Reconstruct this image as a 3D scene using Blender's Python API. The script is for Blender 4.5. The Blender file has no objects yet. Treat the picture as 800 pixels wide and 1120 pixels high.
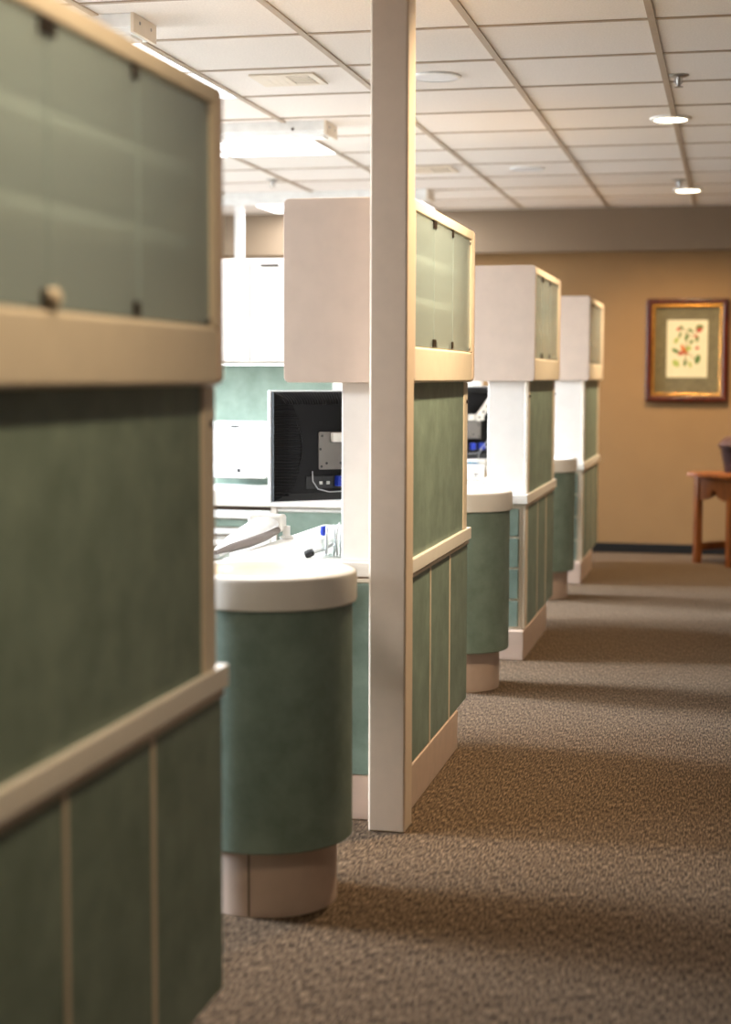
import bpy, bmesh, math, random
from mathutils import Vector, Matrix
random.seed(4)
PI = math.pi
sc = bpy.context.scene
COL = sc.collection

# ------------------------------------------------------------------ materials
def lin(r, g, b):
    f = lambda c: (c/255/12.92) if c/255 <= .04045 else ((c/255+.055)/1.055)**2.4
    return (f(r), f(g), f(b), 1.0)

def new_mat(name):
    m = bpy.data.materials.new(name); m.use_nodes = True
    nt = m.node_tree
    return m, nt, nt.nodes, nt.links, nt.nodes['Principled BSDF']

def simple(name, rgb, rough=.5, metal=0, var=.06, scale=20, bump=0, bscale=300, spec=.4, coat=0):
    m, nt, N, L, P = new_mat(name)
    tc = N.new('ShaderNodeTexCoord')
    nz = N.new('ShaderNodeTexNoise'); nz.inputs['Scale'].default_value = scale; nz.inputs['Detail'].default_value = 4
    L.new(tc.outputs['Object'], nz.inputs['Vector'])
    rp = N.new('ShaderNodeValToRGB')
    c = lin(*rgb)
    rp.color_ramp.elements[0].position = .3; rp.color_ramp.elements[1].position = .7
    rp.color_ramp.elements[0].color = tuple(x*(1-var) for x in c[:3])+(1,)
    rp.color_ramp.elements[1].color = tuple(min(1, x*(1+var)) for x in c[:3])+(1,)
    L.new(nz.outputs['Fac'], rp.inputs['Fac']); L.new(rp.outputs['Color'], P.inputs['Base Color'])
    P.inputs['Roughness'].default_value = rough; P.inputs['Metallic'].default_value = metal
    P.inputs['Specular IOR Level'].default_value = spec
    P.inputs['Coat Weight'].default_value = coat
    if bump:
        n2 = N.new('ShaderNodeTexNoise'); n2.inputs['Scale'].default_value = bscale
        L.new(tc.outputs['Object'], n2.inputs['Vector'])
        b = N.new('ShaderNodeBump'); b.inputs['Strength'].default_value = bump; b.inputs['Distance'].default_value = .002
        L.new(n2.outputs['Fac'], b.inputs['Height']); L.new(b.outputs['Normal'], P.inputs['Normal'])
    return m

def green_laminate():
    m, nt, N, L, P = new_mat('green_laminate')
    tc = N.new('ShaderNodeTexCoord')
    a = N.new('ShaderNodeTexNoise'); a.inputs['Scale'].default_value = 9; a.inputs['Detail'].default_value = 8; a.inputs['Roughness'].default_value = .65
    L.new(tc.outputs['Object'], a.inputs['Vector'])
    rp = N.new('ShaderNodeValToRGB')
    rp.color_ramp.elements[0].position = .3; rp.color_ramp.elements[1].position = .72
    rp.color_ramp.elements[0].color = lin(106, 123, 112); rp.color_ramp.elements[1].color = lin(136, 153, 141)
    e = rp.color_ramp.elements.new(.5); e.color = lin(121, 138, 127)
    L.new(a.outputs['Fac'], rp.inputs['Fac'])
    L.new(rp.outputs['Color'], P.inputs['Base Color'])
    P.inputs['Roughness'].default_value = .5; P.inputs['Specular IOR Level'].default_value = .3
    return m

def carpet_mat():
    m, nt, N, L, P = new_mat('loop_carpet')
    tc = N.new('ShaderNodeTexCoord')
    mp = N.new('ShaderNodeMapping'); mp.inputs['Scale'].default_value = (1.5, .2, 1); mp.inputs['Rotation'].default_value = (0, 0, -.06)
    L.new(tc.outputs['Object'], mp.inputs['Vector'])
    v = N.new('ShaderNodeTexNoise'); v.inputs['Scale'].default_value = 145; v.inputs['Detail'].default_value = 3; v.inputs['Roughness'].default_value = .6
    L.new(mp.outputs['Vector'], v.inputs['Vector'])
    rp = N.new('ShaderNodeValToRGB')
    rp.color_ramp.elements[0].position = .34; rp.color_ramp.elements[1].position = .66
    rp.color_ramp.elements[0].color = lin(48, 38, 29); rp.color_ramp.elements[1].color = lin(132, 111, 90)
    e = rp.color_ramp.elements.new(.5); e.color = lin(87, 71, 56)
    L.new(v.outputs['Fac'], rp.inputs['Fac'])
    L.new(rp.outputs['Color'], P.inputs['Base Color'])
    b = N.new('ShaderNodeBump'); b.inputs['Strength'].default_value = .8; b.inputs['Distance'].default_value = .006
    L.new(v.outputs['Fac'], b.inputs['Height']); L.new(b.outputs['Normal'], P.inputs['Normal'])
    P.inputs['Roughness'].default_value = .95; P.inputs['Specular IOR Level'].default_value = .1
    return m

def wood_mat(name, c1, c2, rough=.4, scale=6, stretch=(14, 14, 1)):
    m, nt, N, L, P = new_mat(name)
    tc = N.new('ShaderNodeTexCoord')
    mp = N.new('ShaderNodeMapping'); mp.inputs['Scale'].default_value = stretch
    L.new(tc.outputs['Object'], mp.inputs['Vector'])
    v = N.new('ShaderNodeTexNoise'); v.inputs['Scale'].default_value = scale; v.inputs['Detail'].default_value = 6; v.inputs['Distortion'].default_value = .6
    L.new(mp.outputs['Vector'], v.inputs['Vector'])
    rp = N.new('ShaderNodeValToRGB')
    rp.color_ramp.elements[0].position = .35; rp.color_ramp.elements[1].position = .65
    rp.color_ramp.elements[0].color = lin(*c1); rp.color_ramp.elements[1].color = lin(*c2)
    L.new(v.outputs['Fac'], rp.inputs['Fac']); L.new(rp.outputs['Color'], P.inputs['Base Color'])
    P.inputs['Roughness'].default_value = rough
    return m

def emit(name, rgb, strength):
    m, nt, N, L, P = new_mat(name)
    P.inputs['Base Color'].default_value = lin(*rgb)
    P.inputs['Emission Color'].default_value = lin(*rgb); P.inputs['Emission Strength'].default_value = strength
    return m

def front_fresnel(N, L, ior):
    fr = N.new('ShaderNodeFresnel'); fr.inputs['IOR'].default_value = ior
    ge = N.new('ShaderNodeNewGeometry')
    mu = N.new('ShaderNodeMath'); mu.operation = 'SUBTRACT'; mu.use_clamp = True
    L.new(fr.outputs[0], mu.inputs[0]); L.new(ge.outputs['Backfacing'], mu.inputs[1])
    return mu

def frosted():
    m, nt, N, L, P = new_mat('frosted_glass')
    out = N['Material Output']
    tr = N.new('ShaderNodeBsdfTransparent'); tr.inputs['Color'].default_value = (.92, .97, .97, 1)
    df = N.new('ShaderNodeBsdfDiffuse'); df.inputs['Color'].default_value = lin(222, 238, 242)
    tl = N.new('ShaderNodeBsdfTranslucent'); tl.inputs['Color'].default_value = lin(222, 238, 242)
    gl = N.new('ShaderNodeBsdfGlossy'); gl.inputs['Roughness'].default_value = .22
    m1 = N.new('ShaderNodeMixShader'); m1.inputs[0].default_value = .5
    L.new(df.outputs[0], m1.inputs[1]); L.new(tl.outputs[0], m1.inputs[2])
    m2 = N.new('ShaderNodeMixShader'); m2.inputs[0].default_value = .46
    L.new(tr.outputs[0], m2.inputs[1]); L.new(m1.outputs[0], m2.inputs[2])
    fr = front_fresnel(N, L, 1.42)
    m3 = N.new('ShaderNodeMixShader')
    L.new(fr.outputs[0], m3.inputs[0]); L.new(m2.outputs[0], m3.inputs[1]); L.new(gl.outputs[0], m3.inputs[2])
    L.new(m3.outputs[0], out.inputs['Surface'])
    return m

def clear_glass(name, tint=(.96, .98, .98)):
    m, nt, N, L, P = new_mat(name)
    out = N['Material Output']
    tr = N.new('ShaderNodeBsdfTransparent'); tr.inputs['Color'].default_value = (*tint, 1)
    gl = N.new('ShaderNodeBsdfGlossy'); gl.inputs['Roughness'].default_value = .05
    fr = front_fresnel(N, L, 1.45)
    m3 = N.new('ShaderNodeMixShader')
    L.new(fr.outputs[0], m3.inputs[0]); L.new(tr.outputs[0], m3.inputs[1]); L.new(gl.outputs[0], m3.inputs[2])
    L.new(m3.outputs[0], out.inputs['Surface'])
    return m

M = dict(
    green=green_laminate(),
    carpet=carpet_mat(),
    almond=simple('almond_laminate', (216, 196, 180), .45, var=.03),
    cream=simple('cream_trim', (226, 212, 192), .45, var=.03),
    white=simple('white_laminate', (236, 230, 224), .45, var=.02),
    counter=simple('white_solid_surface', (240, 234, 226), .3, var=.02),
    toe=simple('pinkish_toe_kick', (196, 172, 156), .5, var=.05),
    post=simple('post_paint', (214, 193, 172), .5, var=.03, bump=.1),
    wall=simple('greige_wall_paint', (140, 108, 70), .8, var=.04, scale=4, bump=.12, bscale=220),
    soffit=simple('taupe_soffit_paint', (128, 110, 90), .8, var=.03, scale=4),
    brownwall=simple('brown_wall_paint', (112, 96, 80), .8, var=.03, scale=4),
    roomwall=simple('offwhite_wall_paint', (205, 195, 180), .8, var=.03, scale=4),
    tile=simple('acoustic_ceiling_tile', (236, 229, 222), .95, var=.06, scale=140, bump=.35, bscale=220, spec=.1),
    tee=simple('ceiling_tee_metal', (176, 158, 138), .6, var=.04),
    black=simple('black_vinyl', (22, 21, 21), .5),
    plastic=simple('black_plastic', (11, 9, 9), .5, var=.12, spec=.15),
    dark=simple('dark_metal', (70, 60, 52), .35, .7),
    plate=simple('dark_grey_metal', (104, 98, 92), .5),
    steel=simple('brushed_steel', (170, 168, 164), .35, .9),
    grey=simple('grey_painted_metal', (150, 146, 140), .5),
    silver=simple('silver_plastic', (226, 226, 228), .35),
    offwhite=simple('offwhite_enamel', (232, 228, 220), .4),
    whitep=simple('white_plastic', (240, 240, 238), .4),
    arm_shade=simple('arm_shade_grey', (118, 108, 102), .7),  # grey that stands for shade on the white arm
    blue=simple('blue_plastic', (26, 48, 150), .4),
    ltblue=simple('light_blue_print', (120, 190, 225), .6),
    cable=simple('grey_cable', (150, 150, 152), .5),
    oak=wood_mat('honey_oak', (112, 60, 22), (150, 86, 36), .38),
    mahog=wood_mat('mahogany', (52, 18, 10), (88, 36, 18), .22),
    gold=simple('gold_leaf', (206, 148, 70), .25, .85, var=.1),
    mat=simple('olive_mat_board', (104, 94, 68), .85, var=.14, scale=30),
    paper=simple('cream_paper', (206, 194, 160), .85, var=.03),
    leaf=simple('leaf_green_ink', (88, 112, 62), .85, var=.25, scale=90),
    leaf2=simple('pale_leaf_ink', (150, 160, 84), .85, var=.2, scale=90),
    red=simple('red_ink', (168, 66, 52), .85, var=.2, scale=90),
    orange=simple('orange_ink', (190, 104, 50), .85, var=.2, scale=90),
    brown=simple('brown_ink', (84, 56, 40), .85),
    pot=simple('plum_brown_metal', (58, 40, 40), .35, .3, var=.2, scale=40),
    potlid=simple('plum_brown_cloth', (74, 48, 44), .6, var=.2, scale=40),
    frost=frosted(),
    clear=clear_glass('clear_plastic'),
    pane=clear_glass('window_pane', (.97, .99, 1)),
    troffer=emit('fluorescent_lens', (250, 252, 255), 6),
    fill_lens=emit('added_fill_lens', (250, 252, 255), 6),  # glow for the unseen strips added under the overhead cabinets
    lamp=emit('warm_downlight_lens', (255, 238, 205), 14),
)

# ------------------------------------------------------------------ mesh helpers
class MB:
    def __init__(s): s.bm = bmesh.new()
    def _merge(s, t):
        me = bpy.data.meshes.new('tmp'); t.to_mesh(me); t.free()
        s.bm.from_mesh(me); bpy.data.meshes.remove(me)
    def box(s, lo, hi, bev=0, seg=2, mtx=None):
        t = bmesh.new(); bmesh.ops.create_cube(t, size=1)
        lo, hi = Vector(lo), Vector(hi); c = (lo+hi)/2; d = hi-lo
        for v in t.verts: v.co = Vector((v.co.x*d.x, v.co.y*d.y, v.co.z*d.z))+c
        if bev: bmesh.ops.bevel(t, geom=t.edges[:], offset=min(bev, min(d)*.49), segments=seg, profile=.5, affect='EDGES')
        if mtx: t.transform(mtx)
        s._merge(t); return s
    def slab(s, lo, hi, axis, r, bev=.003, seg=5):
        """plate with rounded corners seen along an axis"""
        lo, hi = Vector(lo), Vector(hi)
        a, b = [i for i in range(3) if i != axis]
        pts = []
        for (ca, cb, t0) in ((hi[a]-r, hi[b]-r, 0), (lo[a]+r, hi[b]-r, PI/2), (lo[a]+r, lo[b]+r, PI), (hi[a]-r, lo[b]+r, 1.5*PI)):
            for k in range(seg+1):
                t = t0+PI/2*k/seg; pts.append((ca+r*math.cos(t), cb+r*math.sin(t)))
        t = bmesh.new()
        def P(p, h):
            v = Vector((0, 0, 0)); v[a], v[b], v[axis] = p[0], p[1], h; return t.verts.new(v)
        A = [P(p, lo[axis]) for p in pts]; B = [P(p, hi[axis]) for p in pts]
        f1 = t.faces.new(A); f2 = t.faces.new(B); n = len(pts)
        for i in range(n): t.faces.new((A[i], A[(i+1) % n], B[(i+1) % n], B[i]))
        bmesh.ops.recalc_face_normals(t, faces=t.faces[:])
        if bev:
            es = list({e for f in (f1, f2) for e in f.edges})
            bmesh.ops.bevel(t, geom=es, offset=bev, segments=2, profile=.5, affect='EDGES')
        s._merge(t); return s
    def lathe(s, prof, n=48, mtx=None, cap=True):
        t = bmesh.new(); rings = []
        for r, z in prof:
            rings.append([t.verts.new((r*math.cos(2*PI*k/n), r*math.sin(2*PI*k/n), z)) for k in range(n)] if r > 1e-6 else [t.verts.new((0, 0, z))])
        for A, B in zip(rings, rings[1:]):
            for k in range(n):
                k2 = (k+1) % n
                if len(A) == 1 and len(B) == 1: continue
                if len(A) == 1: t.faces.new((A[0], B[k2], B[k]))
                elif len(B) == 1: t.faces.new((A[k], A[k2], B[0]))
                else: t.faces.new((A[k], A[k2], B[k2], B[k]))
        if cap:
            for R_ in (rings[0], rings[-1]):
                if len(R_) > 1: t.faces.new(R_)
        bmesh.ops.recalc_face_normals(t, faces=t.faces[:])
        if mtx: t.transform(mtx)
        s._merge(t); return s
    def tube(s, pts, rad, n=10):
        pts = [Vector(p) for p in pts]; t = bmesh.new(); rings = []
        if not isinstance(rad, (list, tuple)): rad = [rad]*len(pts)
        for i, p in enumerate(pts):
            d = (pts[min(i+1, len(pts)-1)]-pts[max(i-1, 0)]).normalized()
            u = d.cross(Vector((.3, .2, .93))).normalized(); w = d.cross(u)
            rings.append([t.verts.new(p+rad[i]*(u*math.cos(2*PI*k/n)+w*math.sin(2*PI*k/n))) for k in range(n)])
        for A, B in zip(rings, rings[1:]):
            for k in range(n): t.faces.new((A[k], A[(k+1) % n], B[(k+1) % n], B[k]))
        t.faces.new(rings[0]); t.faces.new(rings[-1])
        bmesh.ops.recalc_face_normals(t, faces=t.faces[:])
        s._merge(t); return s
    def prism(s, pts, axis, h0, h1, bev=0, mtx=None):
        a, b = [i for i in range(3) if i != axis]
        t = bmesh.new()
        def P(p, h):
            v = Vector((0, 0, 0)); v[a], v[b], v[axis] = p[0], p[1], h; return t.verts.new(v)
        A = [P(p, h0) for p in pts]; B = [P(p, h1) for p in pts]; n = len(pts)
        t.faces.new(A); t.faces.new(B)
        for i in range(n): t.faces.new((A[i], A[(i+1) % n], B[(i+1) % n], B[i]))
        bmesh.ops.recalc_face_normals(t, faces=t.faces[:])
        if bev: bmesh.ops.bevel(t, geom=t.edges[:], offset=bev, segments=2, profile=.5, affect='EDGES')
        if mtx: t.transform(mtx)
        s._merge(t); return s
    def build(s, name, mat, parent=None, smooth=None, label=None):
        me = bpy.data.meshes.new(name); s.bm.to_mesh(me); s.bm.free()
        o = bpy.data.objects.new(name, me); COL.objects.link(o)
        me.materials.append(mat)
        if smooth is not None:
            me.polygons.foreach_set('use_smooth', [True]*len(me.polygons))
            try: me.set_sharp_from_angle(angle=math.radians(smooth))
            except Exception: pass
            wn = o.modifiers.new('weighted', 'WEIGHTED_NORMAL'); wn.keep_sharp = True
        if parent is not None: o.parent = parent
        if label: o['label'] = label
        return o

def thing(name, label, cat, loc=(0, 0, 0), rz=0, group=None):
    o = bpy.data.objects.new(name, None); COL.objects.link(o)
    o.location = loc; o.rotation_euler = (0, 0, rz); o.empty_display_size = .1
    o['label'] = label; o['category'] = cat
    if group: o['group'] = group
    return o
def tag(o, label, cat, group=None):
    o['label'] = label; o['category'] = cat
    if group: o['group'] = group
    return o
def struct(o, label=None):
    o['kind'] = 'structure'
    if label: o['label'] = label
    return o

# ------------------------------------------------------------------ the room
CZ = 2.385
XL, XR, YB, YF = -5.6, 2.3, -2.6, 11.6
struct(MB().box((XL-.2, YB-.2, -.1), (XR+.2, YF+.2, 0)).build('floor', M['carpet']), 'mottled brown grey loop pile carpet floor')
struct(MB().box((XL-.2, YB-.2, CZ), (XR+.2, YF+.2, CZ+.1)).build('ceiling', M['tile']), 'suspended ceiling of pale square acoustic tiles')
struct(MB().box((XL-.2, YF, 0), (XR+.2, YF+.2, CZ)).build('wall_far', M['wall']), 'tan painted far wall behind the framed picture')
struct(MB().box((XL-.2, YB-.2, 0), (XR+.2, YB, CZ)).build('wall_back', M['brownwall']))
struct(MB().box((XR, YB, 0), (XR+.2, YF, CZ)).build('wall_right', M['brownwall']))
struct(MB().box((XL, 11.49, 2.09), (XR, YF, CZ)).build('trim_1', M['soffit']), 'taupe soffit along the top of the far wall')
struct(MB().box((XL, YF-.012, .002), (XR, YF, .068), .003).build('baseboard_far', M['black']), 'black vinyl baseboard of the far wall')
struct(MB().box((XR-.012, YB, .002), (XR, YF-.02, .068), .003).build('baseboard_right', M['black']))

# left wall with a window for every bay
WY = [4.4, 7.15, 9.9]; WW, WZ0, WZ1 = .8, .75, 2.2
w = MB(); prev = YB
for y in WY:
    w.box((XL-.2, prev, 0), (XL, y-WW, CZ)); prev = y+WW
    w.box((XL-.2, y-WW, 0), (XL, y+WW, WZ0)); w.box((XL-.2, y-WW, WZ1), (XL, y+WW, CZ))
w.box((XL-.2, prev, 0), (XL, YF, CZ))
struct(w.build('wall_left', M['roomwall']))
for i, y in enumerate(WY):
    f = MB()
    f.box((XL-.14, y-WW, WZ0), (XL-.06, y-WW+.05, WZ1)).box((XL-.14, y+WW-.05, WZ0), (XL-.06, y+WW, WZ1))
    f.box((XL-.14, y-WW+.05, WZ0), (XL-.06, y+WW-.05, WZ0+.05)).box((XL-.14, y-WW+.05, WZ1-.05), (XL-.06, y+WW-.05, WZ1))
    fo = struct(f.build('window_%d' % (i+1), M['whitep']))
    MB().box((XL-.105, y-WW+.05, WZ0+.05), (XL-.099, y+WW-.05, WZ1-.05)).build('pane', M['pane'], fo)

# ceiling tees
G = .584; GX0, GY0 = -.871, 5.53
tee = MB()
x = GX0-8*G
while x < XR:
    if x > XL: tee.box((x-.012, YB, CZ-.006), (x+.012, 11.49, CZ))
    x += G
y = GY0-14*G
while y < 11.45:
    if y > YB: tee.box((XL, y-.009, CZ-.0045), (XR, y+.009, CZ))
    y += G
struct(tee.build('trim_2', M['tee']), 'tan metal tee grid between the ceiling tiles')

# square post
p = MB().box((-.94, 4.247, 0), (-.838, 4.347, CZ), .007, 3).build('square_post', M['post'], smooth=40)
tag(p, 'tall almond square post from carpet to ceiling in front of the second cabinet unit', 'post')
p2 = MB().box((-3.345, 10.85, 0), (-3.29, 10.905, CZ), .006).build('square_post', M['whitep'], smooth=40)
tag(p2, 'thin white post far behind the bays, at upper left', 'post')

# ------------------------------------------------------------------ stations
ORD = ['nearest', 'second', 'third', 'farthest']
WHERE = ['blurred at the left edge, closest to the camera', 'right behind the square post', 'third along the aisle from the camera', 'farthest down the aisle by the tan wall']
YE = [2.745, 5.49, 8.235, 10.96]
TOE = [(1.56, 2.55), (4.352, 5.29), (7.02, 7.92), (9.74, 10.55)]
FX = -.87

def base_cabinet(k):
    yE = YE[k]; yN = yE-1.135 if k < 2 else yE-1.16
    if k == 1: yN = 4.356
    lab = ['green base cabinet with cream strips, blurred in the near left corner',
           'green base cabinet with cream strips standing behind the square post',
           'green base cabinet with four end drawers, third along the aisle',
           'green base cabinet with end drawers, farthest along the aisle'][k]
    t = thing('base_cabinet', lab, 'cabinet', (FX, yE, 0), group='green base cabinets along the aisle')
    Y = lambda y: y-yE
    zb, zt = .128, .676
    xl = -.50
    MB().box((xl, Y(yN)+.006, zb+.004), (-.012, -.004, zt-.004)).build('carcass', M['cream'], t)
    # aisle panels
    divs = [Y(yN)+.055, -1.065+.345*1-.0, -.355]
    divs = [max(Y(yN)+.06, -1.065), -.70, -.355, 0]
    MB().box((-.014, Y(yN), zb), (0, divs[0]-.008, zt-.016), .003).build('stile', M['cream'], t)
    for a, b in zip(divs, divs[1:]):
        MB().box((-.016, a+.007, zb+.002), (-.002, b-(.007 if b < 0 else 0), zt-.018), .002).build('side_panel', M['green'], t)
    for d in divs[1:-1]:
        MB().box((-.014, d-.0065, zb+.002), (.0005, d+.0065, zt-.018), .002).build('divider_strip', M['cream'], t)
    MB().box((-.49, Y(yN)-.001, zt-.016), (.003, .001, zt-.005), .002).build('top_strip', M['cream'], t)
    MB().box((-.486, Y(yN)+.006, zt-.006), (-.006, -.008, zt), 0).build('shadow_gap', M['toe'], t)
    # far end
    MB().box((xl, -.006, zb), (-.017, .006, zt-.018), .002).build('end_panel', M['green'], t)
    MB().box((xl-.008, Y(yN)+.004, zb), (xl, -.004, zt-.018), .002).build('back_panel', M['green'], t)
    if k < 2:
        MB().box((xl, Y(yN)-.006, zb), (-.017, Y(yN)+.006, zt-.018), .002).build('end_panel', M['green'], t)
    else:
        zz = [(.535, .655), (.40, .525), (.262, .39), (.14, .252)]
        MB().box((-.485, Y(yN)-.004, zb), (-.016, Y(yN)+.006, zt-.017), .002).build('face_frame', M['cream'], t)
        for a, b in zz:
            MB().box((-.475, Y(yN)-.014, a), (-.028, Y(yN)-.003, b), .003).build('drawer', M['green'], t)
    a, b = TOE[k]
    MB().box((-.46, Y(a), 0), (.002, Y(b), zb), .004).build('toe_kick', M['toe'], t)
    return t

def worktop(k):
    yE = YE[k]; yN = (4.374 if k == 1 else yE-1.165)
    lab = ['cream edged worktop of the nearest blurred unit at left',
           'white worktop beneath the first monitor, behind the square post',
           'white worktop carrying the glove box, third along the aisle',
           'white worktop of the farthest aisle unit'][k]
    t = thing('worktop', lab, 'worktop', (FX, yE, .676), group='worktops of the aisle units')
    pts = [(.010, yN-.020-yE), (.010, .006), (-.50, -.03), (-.51, yN-.020-yE)]
    MB().prism(pts, 2, 0, .04, .003).build('slab', M['counter'], t, 40)
    if k in (1, 2, 3) or True:
        # peninsula running on to the round sink
        MB().box((-.44, yN-.27-yE, .0), (-.175, yN-.02-yE, .0395), .004).build('bridge', M['counter'], t, 40)
    return t

def partition(k):
    yE = YE[k]; a, b = yE-1.10, yE-.05
    lab = ['dark olive upper panel of the nearest blurred unit at left',
           'olive green upper panel with cream edges just right of the square post',
           'partition with pale end and olive face, third along the aisle',
           'partition with pale end and narrow olive face, farthest along the aisle'][k]
    t = thing('partition', lab, 'partition', (FX, yE, .716), group='partitions between worktops and wall cabinets')
    z1 = .489
    A, B = a-yE, b-yE
    MB().box((-.172, A+.002, 0), (-.008, B-.002, z1)).build('core', M['white'], t)
    MB().box((-.176, A-.006, 0), (-.012, A+.003, z1), .002).build('end_panel', M['white'], t)
    MB().box((-.176, B-.003, 0), (-.012, B+.006, z1), .002).build('end_panel', M['white'], t)
    MB().box((-.178, A, 0), (-.171, B, z1), .001).build('bay_panel', M['white'], t)
    MB().box((-.010, A+.035, 0), (-.002, B-.062, z1)).build('face_panel', M['green'], t)
    for y0, y1 in ((A-.008, A+.036), (B-.063, B+.008)):
        MB().box((-.016, y0, 0), (.002, y1, z1), .004, 3).build('edge_trim', M['cream'], t, 40)
    for y0, y1 in ((A-.006, A), (B, B+.006)):
        MB().lathe([(0, 0), (.006, 0), (.007, .003), (.004, .006), (0, .0065)], 16, Matrix.Translation((.0005, (y0+y1)/2+(.02 if y0 < -.5 else -.02), z1-.065)) @ Matrix.Rotation(PI/2, 4, 'Y')).build('screw', M['dark'], t, 40)
    return t

def wall_cabinet(k):
    yE = YE[k]; a, b = yE-1.13, yE-.075
    lab = ['almond wall cabinet with blurred frosted doors filling the upper left corner',
           'almond wall cabinet with frosted glass doors right behind the square post',
           'almond wall cabinet with frosted doors, third along the aisle',
           'almond wall cabinet with frosted doors, smallest and nearest the far wall'][k]
    t = thing('wall_cabinet', lab, 'cabinet', (FX, yE, 1.205), group='wall cabinets with frosted doors')
    A, B = a-yE, b-yE
    H = .497; xf, xb = .028, -.335
    # end panels with rounded corners
    for nm, y0, y1 in (('end_panel', A, A+.022), ('end_panel', B-.022, B)):
        MB().slab((xb, y0, 0), (xf, y1, H), 1, .016, .003).build(nm, M['almond'], t, 40)
    MB().box((xb+.004, A+.022, .0005), (xb+.016, B-.022, H-.006)).build('back_panel', M['white'], t)
    MB().box((xb+.016, A+.022, H-.024), (xf-.012, B-.022, H-.006), .002).build('top_panel', M['cream'], t)
    MB().box((xb+.016, A+.022, .0005), (xf-.014, B-.022, .022), .002).build('bottom_panel', M['cream'], t)
    MB().box((xb+.016, A+.022, .085), (xf-.02, B-.022, .10), .001).build('floor_panel', M['cream'], t)
    MB().box((xf-.024, A+.022, .0005), (xf-.003, B-.022, .098), .008, 3).build('fascia', M['cream'], t, 40)
    MB().box((xf-.022, A+.022, H-.034), (xf-.003, B-.022, H-.004), .004).build('top_rail', M['cream'], t, 40)
    MB().box((xf-.022, B-.045, .098), (xf-.003, B-.022, H-.034), .002).build('end_stile', M['cream'], t)
    for z in (.225, .345):
        MB().box((xb+.017, A+.024, z), (xf-.045, B-.024, z+.020), .001).build('shelf', M['white'], t)
    ys = [A+.026, A+.026+.325, A+.026+.65, B-.047]
    for i in range(3):
        d = MB().box((xf-.015, ys[i]+.002, .101), (xf-.009, ys[i+1]-.002, H-.037), .001).build('glass_door', M['frost'], t)
        corners = [(ys[i+1]-.014, .102), (ys[i+1]-.014, H-.056)] if i < 2 else [(ys[i+1]-.012, .102), (ys[i+1]-.012, H-.052)]
        if i == 1: corners += [(ys[i]+.012, .102), (ys[i]+.012, H-.056)]
        for (yy, zz) in corners:
            big = i < 2
            MB().box((xf-.018, yy-(.011 if big else .006), zz), (xf-.005, yy+(.011 if big else .006), zz+(.022 if big else .012)), .002).build('door_clip', M['dark'] if big else M['steel'], d)
    if k == 0:
        MB().lathe([(0, 0), (.012, 0), (.012, .01), (.009, .014), (0, .015)], 20, Matrix.Translation((xf-.009, ys[1]-.0, .115)) @ Matrix.Rotation(PI/2, 4, 'Y')).build('door_knob', M['cream'], t, 40)
    return t

def sink_column(k):
    lab = ['round green sink column with white top and no column nearer the camera',
           'round green sink column with white top, just right of the square post',
           'small round green sink column, farthest down the aisle'][k]
    t = thing('sink_column', lab, 'sink', (-1.048, 3.654+2.745*k, 0), group='round sink columns between the units')
    MB().lathe([(.155, 0), (.160, 0), (.161, .006), (.161, .156), (.150, .157)], 64).build('plinth', M['toe'], t, 40)
    MB().box((-.0015, -.1625, .003), (.0015, -.1590, .150)).build('plinth_seam', M['dark'], t)
    b = MB().lathe([(.12, .155), (.193, .155), (.197, .159), (.197, .703), (.15, .7035)], 72).build('drum', M['green'], t, 40)
    MB().lathe([(.10, .703), (.200, .703), (.2055, .706), (.207, .712), (.207, .766), (.204, .774), (.196, .778),
                (.170, .778), (.160, .775), (.150, .764), (.13, .747), (.09, .734), (.03, .730), (0, .730)], 72, cap=False).build('basin_top', M['counter'], t, 40)
    MB().lathe([(0, .730), (.018, .730), (.02, .733), (.014, .7345), (0, .734)], 24).build('drain', M['steel'], t, 40)
    return t

for k in range(4):
    base_cabinet(k); worktop(k); partition(k); wall_cabinet(k)
for k in range(3): sink_column(k)

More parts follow.
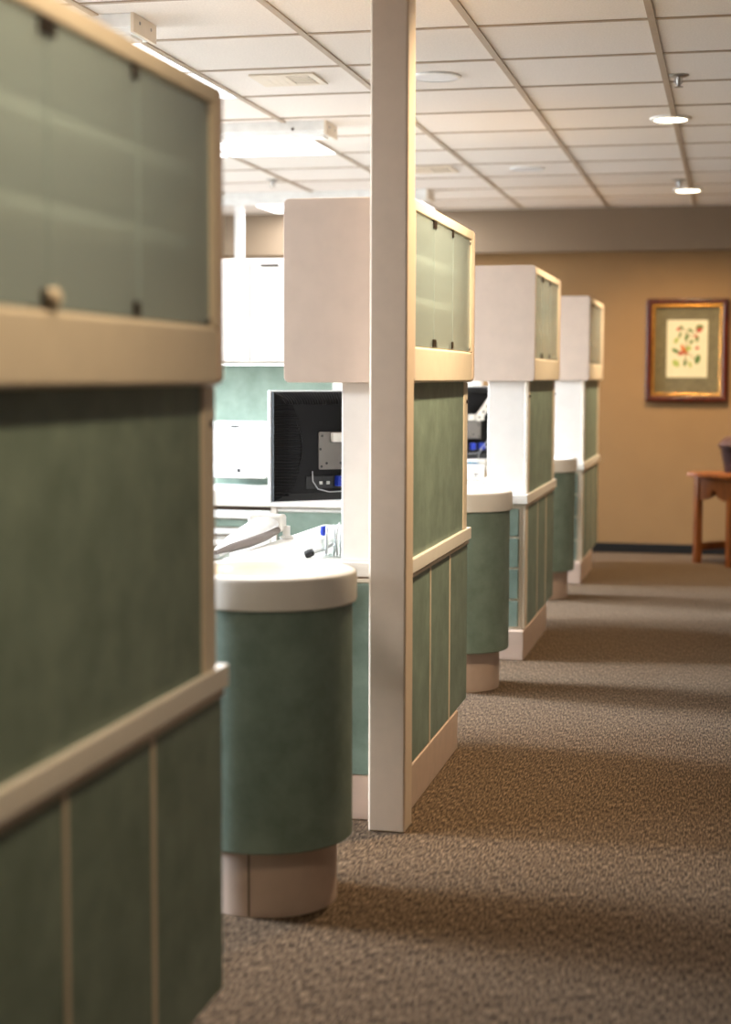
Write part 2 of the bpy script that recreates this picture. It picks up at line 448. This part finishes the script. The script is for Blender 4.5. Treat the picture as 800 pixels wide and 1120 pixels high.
# ------------------------------------------------------------------ monitors
def monitor(k):
    lab = ['black monitor seen from behind with a grey mounting plate, beside the square post',
           'black monitor mostly hidden in the gap between second and third cabinet units'][k]
    t = thing('computer_monitor', lab, 'monitor', (-1.262, 5.125+2.745*k, .822), math.radians(40), 'monitors on swing arms')
    W, Hh = .41, .356
    # local: back faces -y, screen faces +y
    f = MB()
    f.box((-W/2, .012, 0), (W/2, .034, .022), .003).box((-W/2, .012, Hh-.022), (W/2, .034, Hh), .003)
    f.box((-W/2, .012, .02), (-W/2+.022, .034, Hh-.02), .003).box((W/2-.022, .012, .02), (W/2, .034, Hh-.02), .003)
    f.build('bezel', M['silver'], t, 40)
    MB().box((-W/2+.02, .024, .02), (W/2-.02, .030, Hh-.02)).build('screen', M['black'], t)
    # tapered back shell
    bm = MB(); tb = bmesh.new()
    def ring(x, z0, z1, y): return [tb.verts.new((-x, y, z0)), tb.verts.new((x, y, z0)), tb.verts.new((x, y, z1)), tb.verts.new((-x, y, z1))]
    R_ = [ring(W/2-.004, .004, Hh-.004, .014), ring(W/2-.006, .006, Hh-.006, -.004), ring(W/2-.045, .03, Hh-.03, -.026), ring(W/2-.07, .05, Hh-.045, -.030)]
    for A, B in zip(R_, R_[1:]):
        for i in range(4): tb.faces.new((A[i], A[(i+1) % 4], B[(i+1) % 4], B[i]))
    tb.faces.new(R_[-1]); tb.faces.new(R_[0])
    bmesh.ops.recalc_face_normals(tb, faces=tb.faces[:]); bm._merge(tb)
    bm.build('back_shell', M['plastic'], t, 30)
    # cooling ribs left, right and top, bounded by an arc
    rb = MB()
    for i in range(30):
        z = .025+i*.0098
        u = abs(z-Hh/2)/(Hh/2)
        L = .092-.062*u*u
        for s_ in (-1, 1):
            prof = [(.007, -.0045), (.045, -.0262), (.070, -.0302), (.094, -.0302)]
            pts = [(s_*(W/2-d), y-.001, z) for d, y in prof if d < L]
            for (d0, y0), (d1, y1) in zip(prof, prof[1:]):
                if d0 < L <= d1: pts.append((s_*(W/2-L), y0+(y1-y0)*(L-d0)/(d1-d0)-.001, z))
            rb.tube(pts, .0026, 6)
    for i in range(36):
        x = -.17+i*.0097
        rb.tube([(x*1.04, -.005, Hh-.008), (x*.95, -.0265, Hh-.031), (x*.93, -.0308, Hh-.044)], .0022, 6)
    rb.build('cooling_ribs', M['plastic'], t)
    ar = MB()
    for s in (-1, 1):
        ar.tube([(s*(W/2-.028-.062*math.sin(PI*j/16)), -.019-.013*math.sin(PI*j/16), .022+(Hh-.05)*j/16) for j in range(17)], .0025, 6)
    ar.build('shell_ridge', M['plastic'], t, 60)
    # recessed port bay
    MB().box((-.10, -.033, .045), (.13, -.029, .085), .001).build('port_bay', M['black'], t)
    for x, mtl, w in ((.0, 'blue', .024), (.045, 'blue', .03)):
        MB().box((x, -.058, .052), (x+w, -.031, .085), .003).build('plug', M[mtl], t)
    for x in (-.055, -.03, .085):
        MB().box((x, -.036, .058), (x+.012, -.032, .068), .001).build('port', M['steel'], t)
    # VESA plate with holes
    pl = MB().slab((-.058, -.036, .105), (.062, -.031, .225), 1, .006, .001).build('mounting_plate', M['plate'], t, 40)
    for hx, hz in ((-.048, .115), (-.03, .125), (-.052, .17), (-.046, .212), (.02, .125), (.052, .115), (.05, .17), (.046, .212)):
        MB().lathe([(0, 0), (.0042, 0), (.0042, .001), (0, .001)], 14, Matrix.Translation((hx, -.0358, hz)) @ Matrix.Rotation(PI/2, 4, 'X')).build('bolt_hole', M['black'], pl)
    # cables
    c = MB(); c.tube([(-.08, -.036, .10), (-.085, -.05, .07), (-.07, -.055, .045), (-.03, -.055, .035), (.03, -.055, .036), (.06, -.05, .05)], .0022, 8)
    c.build('cable', M['cable'], t, 60)
    c = MB(); c.tube([(.055, -.058, .06), (.03, -.068, .02), (.03, -.074, -.05), (.05, -.08, -.10)] if k == 0 else [(.055, -.058, .06), (.03, -.064, .02), (.05, -.05, .004)], .0022, 8)
    c.tube([(.16, -.07, .18), (.08, -.078, .10), (.035, -.072, .05), (.055, -.056, .06)], .0028, 8)
    c.build('cable', M['cable'], t, 60)
    ta = t
    MB().box((-.017, -.056, .193), (.07, -.0365, .222), .003).build('arm_bracket', M['offwhite'], ta, 40)
    lk = MB()
    mt = Matrix.Translation((.03, -.066, .208)) @ Matrix.Rotation(-math.radians(50), 4, 'Y')
    lk.slab((-.018, -.008, -.018), (.12, .008, .018), 1, .017, .002)
    o = lk.build('arm_link', M['offwhite'], ta, 40); o.matrix_local = mt
    for x in (0, .035, .07, .105):
        MB().lathe([(0, 0), (.008, 0), (.008, .0015), (0, .0015)], 16, Matrix.Translation((x, -.0079, 0)) @ Matrix.Rotation(PI/2, 4, 'X')).build('link_hole', M['grey'], o)
    # upper post goes to the underside of the wall cabinet
    MB().lathe([(0, .285), (.016, .285), (.016, .380), (.036, .3805), (.036, .3825), (0, .3825)], 24, Matrix.Translation((.105, -.085, 0))).build('arm_post', M['offwhite'], ta, 40)
    MB().box((.085, -.105, .16), (.145, -.065, .29), .008, 3).build('arm_pivot', M['offwhite'], ta, 40)
for k in range(2): monitor(k)

# ------------------------------------------------------------------ things on the worktops
t = thing('instrument_holder', 'clear plastic holder full of clear instruments on the worktop beside the square post', 'holder', (-1.088, 4.475, .7165))
MB().box((-.028, -.04, 0), (.03, .04, .004), .001).box((-.03, -.04, .004), (-.027, .04, .05)).box((.03, -.04, .004), (.033, .04, .05)).box((-.027, -.043, 0), (.03, -.04, .05)).box((-.027, .04, 0), (.03, .043, .05)).build('tray', M['clear'], t)
for i in range(7):
    x = -.02+.007*i; y = -.02+.015*(i % 3)
    o = MB().tube([(x, y, .005), (x+.01*math.sin(i), y+.006, .06+.006*(i % 4)), (x+.016*math.sin(i), y+.01, .085+.005*(i % 3))], [.004, .004, .0025], 10).build('instrument', M['clear'] if i % 2 else M['steel'], t, 60)
t = thing('capped_vial', 'small clear vial with a bright blue cap beside the plastic holder', 'vial', (-1.155, 4.62, .7165))
MB().lathe([(0, 0), (.009, 0), (.010, .004), (.010, .045), (.007, .05), (0, .05)], 20).build('vial_body', M['clear'], t, 40)
MB().lathe([(0, .045), (.009, .045), (.012, .052), (.012, .068), (.009, .072), (0, .072)], 20).build('cap', M['blue'], t, 40)
t = thing('hand_tool', 'slim tool with a round black tip lying by the blue capped vial', 'tool', (-1.150, 4.43, .7165))
MB().tube([(.0, .0, .012), (.03, .03, .02), (.055, .075, .035)], [.005, .0045, .0035], 10).build('handle', M['steel'], t, 60)
MB().lathe([(0, -.014), (.010, -.012), (.012, 0), (.010, .012), (0, .014)], 20, Matrix.Translation((0, 0, .0125)) @ Matrix.Rotation(1.2, 4, 'Y')).build('tip', M['black'], t, 60)

# white tapered equipment arm leaning over the worktop edge
t = thing('equipment_arm', 'blurred white tapered arm lying over the worktop edge, below the first monitor', 'arm', (-1.392, 4.93, .704))
ab = MB()
sec = [(-.035, -.50, .010, .007, .018), (-.035, -.40, .020, .012, .034), (-.035, -.27, .034, .017, .046), (-.032, -.13, .048, .021, .052), (-.03, .0, .060, .024, .054)]
tb = bmesh.new(); rr = []
for (x, yy, z, hh, ww) in sec:
    rr.append([tb.verts.new((x+ww*math.cos(a)*(.9), yy, z+hh*math.sin(a))) for a in [2*PI*i/16 for i in range(16)]])
for A, B in zip(rr, rr[1:]):
    for i in range(16): tb.faces.new((A[i], A[(i+1) % 16], B[(i+1) % 16], B[i]))
tb.faces.new(rr[0]); tb.faces.new(rr[-1]); bmesh.ops.recalc_face_normals(tb, faces=tb.faces[:]); ab._merge(tb)
ab.build('arm_shell', M['whitep'], t, 50)
MB().tube([(-.030, -.51, .021), (-.012, -.42, .026), (.004, -.30, .029), (.014, -.16, .034), (.018, -.03, .042)], [.006, .012, .014, .013, .010], 14).build('arm_shade', M['arm_shade'], t, 60, label='grey body standing in for shade on the white arm')  # grey body puts the shade on the arm's camera side into colour
MB().box((-.085, -.015, .034), (.028, .045, .088), .010, 3).build('pivot_housing', M['offwhite'], t, 40)
MB().lathe([(0, 0), (.006, 0), (.006, .004), (0, .004)], 16, Matrix.Translation((-.03, -.017, .066)) @ Matrix.Rotation(PI/2, 4, 'X')).build('screw', M['dark'], t)
MB().lathe([(0, 0), (.022, 0), (.022, .006), (.012, .01), (.012, .04), (0, .04)], 24, Matrix.Translation((.034, .015, .0125))).build('stand', M['offwhite'], t, 40)

# tissue box in the second gap
t = thing('glove_box', 'white printed glove box under the monitor in the gap between units', 'box', (-1.212, 7.80, .7165), math.radians(8))
MB().box((-.11, -.055, 0), (.05, .055, .092), .003).build('carton', M['whitep'], t)
MB().slab((-.07, -.03, .0918), (.02, .03, .0928), 2, .02, 0).build('opening', M['ltblue'], t)
pr = MB()
for i in range(5): pr.box((-.09, -.0562, .014+.012*i), (-.02-.008*(i % 3), -.0548, .018+.012*i))
for i in range(4): pr.box((-.004, -.0562, .014+.015*i), (.03-.006*(i % 2), -.0548, .020+.015*i))
pr.build('printing', M['grey'], t)
MB().lathe([(0, 0), (.006, 0), (.006, .001), (0, .001)], 16, Matrix.Translation((.012, -.0552, .045)) @ Matrix.Rotation(PI/2, 4, 'X')).build('seal_dot', M['dark'], t)
tb = bmesh.new()
g = MB()
n = 9
vs = [[tb.verts.new((-.05+.075*i/n+.008*math.sin(j*2.1), .02*math.sin(i*1.7)+(-.02+.04*j/4), .0925+.012*math.sin(PI*i/n)*(.6+.4*math.sin(j*1.9+i)))) for i in range(n+1)] for j in range(5)]
for j in range(4):
    for i in range(n): tb.faces.new((vs[j][i], vs[j][i+1], vs[j+1][i+1], vs[j+1][i]))
bmesh.ops.solidify(tb, geom=tb.faces[:], thickness=.0015)
g._merge(tb); g.build('pulled_glove', M['ltblue'], t, 60)

# ------------------------------------------------------------------ cabinet bank behind the monitor (left part of the third bay)
def bank(k):
    Y0 = YE[k]-1.155
    lb = ['', 'of the second bay, unseen, added to block light', 'beside the first monitor', 'behind the second gap'][k]
    t = thing('drawer_bank', 'green drawer bank with white rails %s' % lb, 'cabinet', (-2.3, Y0, 0), group='drawer banks deep in the bays')
    x0, x1 = -1.0, .76
    MB().box((x0, .014, .10), (x1, .56, .672)).build('carcass', M['white'], t)
    MB().box((x0+.02, .05, 0), (x1-.02, .54, .10)).build('toe_kick', M['toe'], t)
    MB().box((x0-.01, -.015, .640), (x1+.01, .57, .712), .006).build('counter_slab', M['counter'], t, 40)
    MB().box((x0, .002, .622), (.285, .02, .640)).build('shadow_gap', M['dark'], t)
    MB().box((.285, -.004, .10), (.312, .014, .640), .003).build('divider_post', M['white'], t)
    MB().box((x0, -.008, .585), (.283, .014, .622), .003).build('upper_rail', M['whitep'], t)
    for a, b in ((x0+.01, -.36), (-.35, .28)):
        for z0, z1 in ((.546, .578), (.335, .536), (.12, .325)):
            g = z1-z0 < .1
            d = MB().box((a, -.002, z0), (b, .0145, z1), .003).build('drawer', M['green' if g else 'whitep'], t)
            if not g: MB().box((a+.1, -.012, z1-.03), (b-.1, -.001, z1-.018), .003).build('drawer_pull', M['steel'], d)
    MB().box((.316, -.002, .12), (x1-.01, .0145, .618), .003).build('door', M['green'], t)
    MB().box((.314, -.004, .620), (x1-.005, .014, .632), .003).build('door_strip', M['whitep'], t)
    t2 = thing('back_panel', 'green back panel above the drawer counter %s' % lb, 'panel', (-2.3, Y0+.4, .712), group='panels above the drawer counters')
    MB().box((x0, 0, 0), (.47, .03, .60)).build('green_board', M['green'], t2)
    MB().box((.47, -.004, 0), (.76, .03, .60), .003).build('white_post_board', M['white'], t2)
    t3 = thing('towel_dispenser', 'white enamel towel dispenser on the green panel %s' % lb, 'dispenser', (-2.24, Y0+.398, .75), group='towel dispensers')
    MB().slab((-.15, -.11, 0), (.115, 0, .262), 1, .008, .004).build('case', M['whitep'], t3, 40)
    MB().box((-.024, -.1130, .024), (-.004, -.1095, .044), .002).build('lock', M['black'], t3)
    MB().box((-.052, -.1125, .234), (-.012, -.1098, .245), .001).build('badge', M['black'], t3)
    MB().box((-.13, -.105, -.004), (.095, -.02, .001)).build('slot', M['dark'], t3)
    t4 = thing('overhead_cabinet', 'white overhead cabinet with small dark handles %s' % lb, 'cabinet', (-2.3, Y0+.02, 1.285), group='white overhead cabinets')  # overhead cabinet hangs just clear of the back panel, no wall behind
    MB().box((x0, .018, 0), (.76, .374, .462), .003).build('box', M['white'], t4)
    for a, b in ((x0+.004, -.33), (-.326, .18), (.184, .756)):
        d = MB().box((a, 0, .004), (b, .017, .455), .003).build('door', M['white'], t4)
        MB().box((a+.05, -.006, .425), (a+.13, -.001, .433), .001).build('door_pull', M['dark'], d)
    tl = MB().box((-.9, .03, -.010), (.70, .10, -.0005), .002).build('added_fill_strip', M['whitep'], t4)
    MB().box((-.88, .04, -.012), (.68, .09, -.0095), .001).build('added_fill_lens', M['fill_lens'], tl)  # unseen strip added below the cabinet to brighten the green panel
for k in (1, 2, 3): bank(k)  # the first bank is out of view, added to block window light

# ------------------------------------------------------------------ ceiling fittings
for i, y in enumerate((1.85, 4.74, 7.63, 10.50)):
    t = thing('downlight', ['lit round downlight above the start of the aisle', 'lit round downlight above the square post aisle',
                            'larger, nearer of the two lit round ceiling downlights', 'smaller, farther of the two lit round ceiling downlights'][i], 'downlight', (-.305, y, CZ), group='aisle downlights')
    MB().lathe([(.074, 0), (.092, 0), (.093, -.004), (.088, -.009), (.074, -.011)], 40, cap=False).build('trim_ring', M['whitep'], t, 40)
    MB().lathe([(0, -.0135), (.050, -.0130), (.073, -.0095), (.0745, -.004), (.0745, -.001), (0, -.001)], 40).build('lens', M['lamp'], t, 40)
for i, (x, y) in enumerate(((-.235, 6.57), (-.345, 9.98), (-2.69, 9.5))):
    t = thing('sprinkler_head', ['steel sprinkler head nearest the camera, above the aisle', 'steel sprinkler head behind the nearer downlight, beside the farther one', 'small sprinkler head over the left bays'][i], 'sprinkler', (x, y, CZ), group='ceiling sprinklers')
    MB().lathe([(.0, 0), (.040, 0), (.040, -.003), (.03, -.007), (.014, -.009), (0, -.009)], 28).build('escutcheon', M['steel'], t, 40)
    MB().lathe([(.008, -.008), (.009, -.02), (.006, -.03), (.006, -.04), (0, -.04)], 16).tube([(-.012, 0, -.012), (-.014, 0, -.028), (0, 0, -.043)], .0022, 8).tube([(.012, 0, -.012), (.014, 0, -.028), (0, 0, -.043)], .0022, 8).build('head_body', M['steel'], t, 40)
    MB().lathe([(0, -.043), (.018, -.044), (.018, -.046), (0, -.047)], 20).build('deflector', M['steel'], t, 40)
for i, (x, y) in enumerate(((-1.155, 6.40), (-1.155, 9.28))):
    t = thing('ceiling_speaker', ['round flush ceiling speaker right of the post, nearer one', 'round flush ceiling speaker farther back, above the third unit'][i], 'speaker', (x, y, CZ), group='ceiling speakers')
    MB().lathe([(.088, 0), (.098, -.001), (.097, -.006), (.086, -.009)], 40, cap=False).build('ring', M['whitep'], t, 40)
    MB().lathe([(0, -.008), (.086, -.0075), (.087, -.002), (0, -.002)], 40).build('grille', M['silver'], t, 40)

def vent(x0, x1, y0, y1, lab):
    t = thing('air_vent', lab, 'vent', ((x0+x1)/2, (y0+y1)/2, CZ), group='ceiling air vents')
    a, b = (x1-x0)/2, (y1-y0)/2
    MB().box((-a-.03, -b-.03, -.008), (a+.03, -b, 0), .002).box((-a-.03, b, -.008), (a+.03, b+.03, 0), .002).box((-a-.03, -b, -.008), (-a, b, 0), .002).box((a, -b, -.008), (a+.03, b, 0), .002).build('frame', M['cream'], t)
    MB().box((-a, -b, -.0025), (a, b, -.0005)).build('duct', M['dark'], t)
    for i in range(7):
        x = -a+(i+.5)*2*a/7
        if i < 4: MB().box((x-.016, -b+.002, -.0085), (x+.012, b-.002, -.004), .001).build('louvre', M['cream'], t)
    for i in range(4):
        y = -b+(i+.5)*2*b/4
        MB().box((a*.15, y-.012, -.0085), (a-.003, y+.012, -.004), .001).build('louvre', M['cream'], t)
vent(-1.83, -1.63, 6.25, 6.43, 'white louvred air vent in the ceiling left of the post')
vent(-1.80, -1.58, 9.10, 9.32, 'white louvred air vent farther back, right of the post')

for i, y in enumerate((5.1, 7.38, 10.15)):
    t = thing('track_housing', ['white box track housing with end plate, nearest at upper left', 'white box track housing with end plate left of the post', 'far white box track housing just right of the post'][i], 'track', (-1.905 + .07*(i == 1)+.03*(i == 2), y, CZ), group='ceiling track housings')
    MB().box((-2.2, 0, -.045), (-.012, .205, 0), .003).box((-2.2, .02, -.058), (-.02, .185, -.044), .002).box((-2.2, .05, -.066), (-.03, .155, -.057), .002).build('channel', M['whitep'], t)
    e = MB().box((-.012, -.004, -.062), (0, .21, 0), .002).build('end_plate', M['cream'], t)
    for yy in (.05, .155):
        MB().lathe([(0, 0), (.006, 0), (.005, .002), (0, .002)], 14, Matrix.Translation((.0, yy, -.025)) @ Matrix.Rotation(PI/2, 4, 'Y')).build('screw', M['grey'], e)
    MB().lathe([(0, 0), (.007, 0), (.007, .003), (0, .003)], 14, Matrix.Translation((-.16, -.0005, -.036)) @ Matrix.Rotation(PI/2, 4, 'X')).build('button', M['dark'], t)
for i, y in enumerate((5.53, 7.87, 10.79, 3.19, 6.114)):  # the first-bay panel is out of view, added to brighten the post
    lab = ['lit fluorescent ceiling panel nearest at upper left', 'lit fluorescent ceiling panel left of the post', 'lit fluorescent ceiling panel farthest back', 'lit ceiling panel added unseen over the first bay, to brighten the square post', 'lit fluorescent ceiling panel directly behind the nearest one at upper left'][i]
    t = thing('ceiling_light', lab, 'ceiling light', (GX0-2*G, y, CZ), group='fluorescent ceiling panels')
    MB().box((-1.156, .012, -.005), (-.012, .572, -.0005), .001).build('lens', M['troffer'], t)
    MB().box((-1.166, .004, -.008), (-1.156, .58, 0)).box((-.012, .004, -.008), (-.004, .58, 0)).box((-1.156, .004, -.008), (-.012, .012, 0)).box((-1.156, .572, -.008), (-.012, .58, 0)).build('frame', M['whitep'], t)

# ------------------------------------------------------------------ picture on the far wall
t = thing('framed_picture', 'mahogany framed botanical bird print on the tan far wall', 'picture', (-.323, YF-.002, 1.41))
W2, H2 = .278, .354
def frame_ring(x, z, wd, y0, y1, bev):
    m = MB()
    for (a0, a1, b0, b1) in ((-x, x, -z, -z+wd), (-x, x, z-wd, z)): m.box((a0, y0, b0), (a1, y1, b1), bev, 3)
    for (a0, a1, b0, b1) in ((-x, -x+wd, -z+wd*.8, z-wd*.8), (x-wd, x, -z+wd*.8, z-wd*.8)): m.box((a0, y0, b0), (a1, y1, b1), bev, 3)
    return m
frame_ring(W2, H2, .042, -.04, 0, .010).build('frame', M['mahog'], t, 40)
frame_ring(W2-.038, H2-.038, .022, -.034, -.004, .005).build('gold_fillet', M['gold'], t, 40)
MB().box((-W2+.05, -.014, -H2+.05), (W2-.05, -.004, H2-.05)).build('mat_board', M['mat'], t)
aw, ah = .138, .197
ar = MB().slab((-aw, -.0165, -ah+.012), (aw, -.0138, ah+.012), 1, .006, .0005).build('print', M['paper'], t)
def px(u, v): return ((u-411)/345*2*aw, -(v-572)/505*2*ah+.012)   # print-relative layout
def leafy(u, v, L, Wd, ang, mat, nm):
    x, z = px(u, v); pts = []
    for i in range(12):
        a = 2*PI*i/12; r = 1-.25*abs(math.sin(a))
        lx, lz = L*math.cos(a)*r, Wd*math.sin(a)
        pts.append((x+lx*math.cos(ang)-lz*math.sin(ang), z+lx*math.sin(ang)+lz*math.cos(ang)))
    MB().prism(pts, 1, -.0172-random.random()*.0006, -.0164).build(nm, M[mat], ar)
for u, v, L, Wd, a, mt in ((318, 500, .026, .014, 1.1, 'leaf2'), (312, 590, .03, .014, -.5, 'leaf'), (318, 700, .032, .022, -.8, 'leaf2'), (395, 695, .028, .012, 1.4, 'leaf'),
                           (438, 712, .024, .011, -1.2, 'leaf2'), (500, 665, .036, .020, 1.3, 'leaf'), (420, 570, .024, .018, .4, 'leaf2'), (405, 470, .03, .013, 1.4, 'leaf'),
                           (445, 512, .02, .011, 1., 'leaf'), (436, 412, .022, .012, -.6, 'leaf'), (494, 488, .024, .012, 1.3, 'leaf'), (350, 450, .024, .009, 1.3, 'leaf'), (360, 388, .018, .012, -.7, 'leaf'), (512, 390, .03, .024, .3, 'leaf')):
    leafy(u, v, L, Wd, a, mt, 'painted_leaf')
for u, v, r in ((335, 400, .014), (508, 410, .02), (482, 462, .013), (496, 566, .014), (530, 400, .01)):
    leafy(u, v, r, r*.9, .3, 'red', 'painted_flower')
st = MB()
for a, b in (((365, 390), (440, 470)), ((440, 470), (505, 400)), ((395, 590), (470, 655)), ((405, 500), (395, 690)), ((330, 590), (400, 620))):
    (x0, z0), (x1, z1) = px(*a), px(*b); st.tube([(x0, -.0170, z0), (x1, -.0170, z1)], .0022, 6)
st.build('painted_branch', M['brown'], ar)
leafy(386, 585, .042, .016, -1.0, 'orange', 'painted_bird'); leafy(362, 612, .024, .014, .4, 'red', 'painted_bird_breast'); leafy(368, 548, .013, .009, -.9, 'orange', 'painted_bird_tail')

# ------------------------------------------------------------------ oak table and pot
ang = math.radians(-47)
t = thing('side_table', 'honey oak side table with pointed arch aprons at the right edge', 'table', (.045, 11.105, 0), ang)
hx, hy = .155, .215
for sx in (-1, 1):
    for sy in (-1, 1):
        MB().box((sx*hx-.022, sy*hy-.022, 0), (sx*hx+.022, sy*hy+.022, .57), .004).build('leg', M['oak'], t)
MB().box((-hx-.055, -hy-.055, .57), (hx+.055, hy+.055, .602), .008, 3).build('tabletop', M['oak'], t, 40)
def apron(h):
    w_ = h-.022
    pts = [(-w_, .57), (w_, .57), (w_, .415)]
    for x_, z_ in ((.80, .425), (.62, .425), (.50, .435), (.36, .44), (.22, .458), (.12, .485), (0, .50)): pts.append((w_*x_, z_))
    for x_, z_ in ((-.12, .485), (-.22, .458), (-.36, .44), (-.50, .435), (-.62, .425), (-.80, .425), (-1, .415)): pts.append((w_*x_, z_))
    return pts
for sy in (-1, 1):
    MB().prism(apron(hx), 1, sy*hy-.009, sy*hy+.009).build('apron', M['oak'], t)
for sx in (-1, 1):
    MB().prism(apron(hy), 0, sx*hx-.009, sx*hx+.009).build('apron', M['oak'], t)
for sx in (-1, 1):
    MB().box((sx*hx-.008, -hy+.02, .085), (sx*hx+.008, hy-.02, .135), .003).build('stretcher', M['oak'], t)
MB().box((-hx+.02, hy-.008, .085), (hx-.02, hy+.008, .135), .003).build('stretcher', M['oak'], t)
t = thing('lidded_pot', 'dark plum brown tapered pot with domed top on the oak table', 'pot', (.045, 11.10, .6025))
MB().lathe([(0, 0), (.092, 0), (.096, .004), (.108, .06), (.128, .165), (.143, .167), (.147, .174), (.143, .180), (.124, .178)], 40).build('body', M['pot'], t, 40)
MB().lathe([(.135, .178), (.128, .200), (.105, .222), (.07, .236), (.03, .242), (0, .243)], 40).build('lid', M['potlid'], t, 50)

# ------------------------------------------------------------------ lights
def area(name, loc, rot, sx, sy, power, col, spread=PI):
    l = bpy.data.lights.new(name, 'AREA'); l.shape = 'RECTANGLE'; l.size = sx; l.size_y = sy; l.energy = power; l.color = col; l.spread = spread
    o = bpy.data.objects.new(name, l); COL.objects.link(o); o.location = loc; o.rotation_euler = rot
    return o
for i, y in enumerate(WY):
    area('window_daylight', (XL-.25, y, (WZ0+WZ1)/2), (0, -PI/2+.27, 0), WZ1-WZ0, 2*WW, (85, 215, 190)[i], (.80, .90, 1.0), math.radians(46))
    area('window_skyglow', (XL-.23, y, (WZ0+WZ1)/2), (0, -PI/2-.45, 0), WZ1-WZ0, 2*WW, 48, (.90, .95, 1.0), math.radians(110))
for i, (y, pw) in enumerate(((5.53, 16), (7.87, 60), (10.79, 40), (3.19, 62), (6.114, 12))):  # first-bay glow is an added fill for the post and second cabinet
    area('fluorescent_glow', (GX0-2*G-.584, y+.29, CZ-.012), (0, 0, 0), 1.13, .55, pw, (.96, .98, 1.0))
for i, y in enumerate((1.85, 4.74, 7.63, 10.50)):
    l = bpy.data.lights.new('downlight_beam', 'SPOT'); l.energy = (80, 270, 155, 240)[i]; l.color = (1, .76, .47); l.spot_size = math.radians((112, 112, 112, 128)[i]); l.spot_blend = 1; l.shadow_soft_size = .06
    o = bpy.data.objects.new('downlight_beam', l); COL.objects.link(o); o.location = (-.305, y, CZ-.03)
    o.rotation_euler = (math.radians((0, 0, 0, 14)[i]), math.radians((33, 33, 33, 0)[i]), 0)   # adjustable lamps washing the cabinet fronts and the far wall
for k in (1, 2, 3):
    area('added_fill_glow', (-2.4, YE[k]-1.155+.02+.065, 1.285-.0135), (0, 0, 0), 1.5, .04, 6, (.97, .98, 1.0))  # fill from the added strips, lifting the back panels
w = bpy.data.worlds.new('World'); sc.world = w; w.use_nodes = True
w.node_tree.nodes['Background'].inputs[0].default_value = (.75, .86, 1, 1); w.node_tree.nodes['Background'].inputs[1].default_value = 1.5

# ------------------------------------------------------------------ camera
F, YAW, PITCH, ROLL = 1800., .2198, .0817, .003
cy, sy = math.cos(YAW), math.sin(YAW)
r0 = Vector((cy, sy, 0)); f0 = Vector((-sy, cy, 0)); u0 = Vector((0, 0, 1))
fw = f0*math.cos(PITCH)-u0*math.sin(PITCH); u1 = u0*math.cos(PITCH)+f0*math.sin(PITCH)
Rv = r0*math.cos(ROLL)+u1*math.sin(ROLL); Uv = -r0*math.sin(ROLL)+u1*math.cos(ROLL)
cam = bpy.data.cameras.new('camera'); co = bpy.data.objects.new('camera', cam); COL.objects.link(co)
mw = Matrix((Rv, Uv, -fw)).transposed().to_4x4(); mw.translation = (0, 0, 1.22)
co.matrix_world = mw
cam.sensor_fit = 'HORIZONTAL'; cam.sensor_width = 24; cam.lens = F/800*24
cam.dof.use_dof = True; cam.dof.focus_distance = 5.2; cam.dof.aperture_fstop = 2.0
cam.clip_start = .05
sc.camera = co
sc.view_settings.view_transform = 'Standard'; sc.view_settings.look = 'None'; sc.view_settings.gamma = 1
sc.view_settings.use_curve_mapping = False; sc.view_settings.exposure = 0
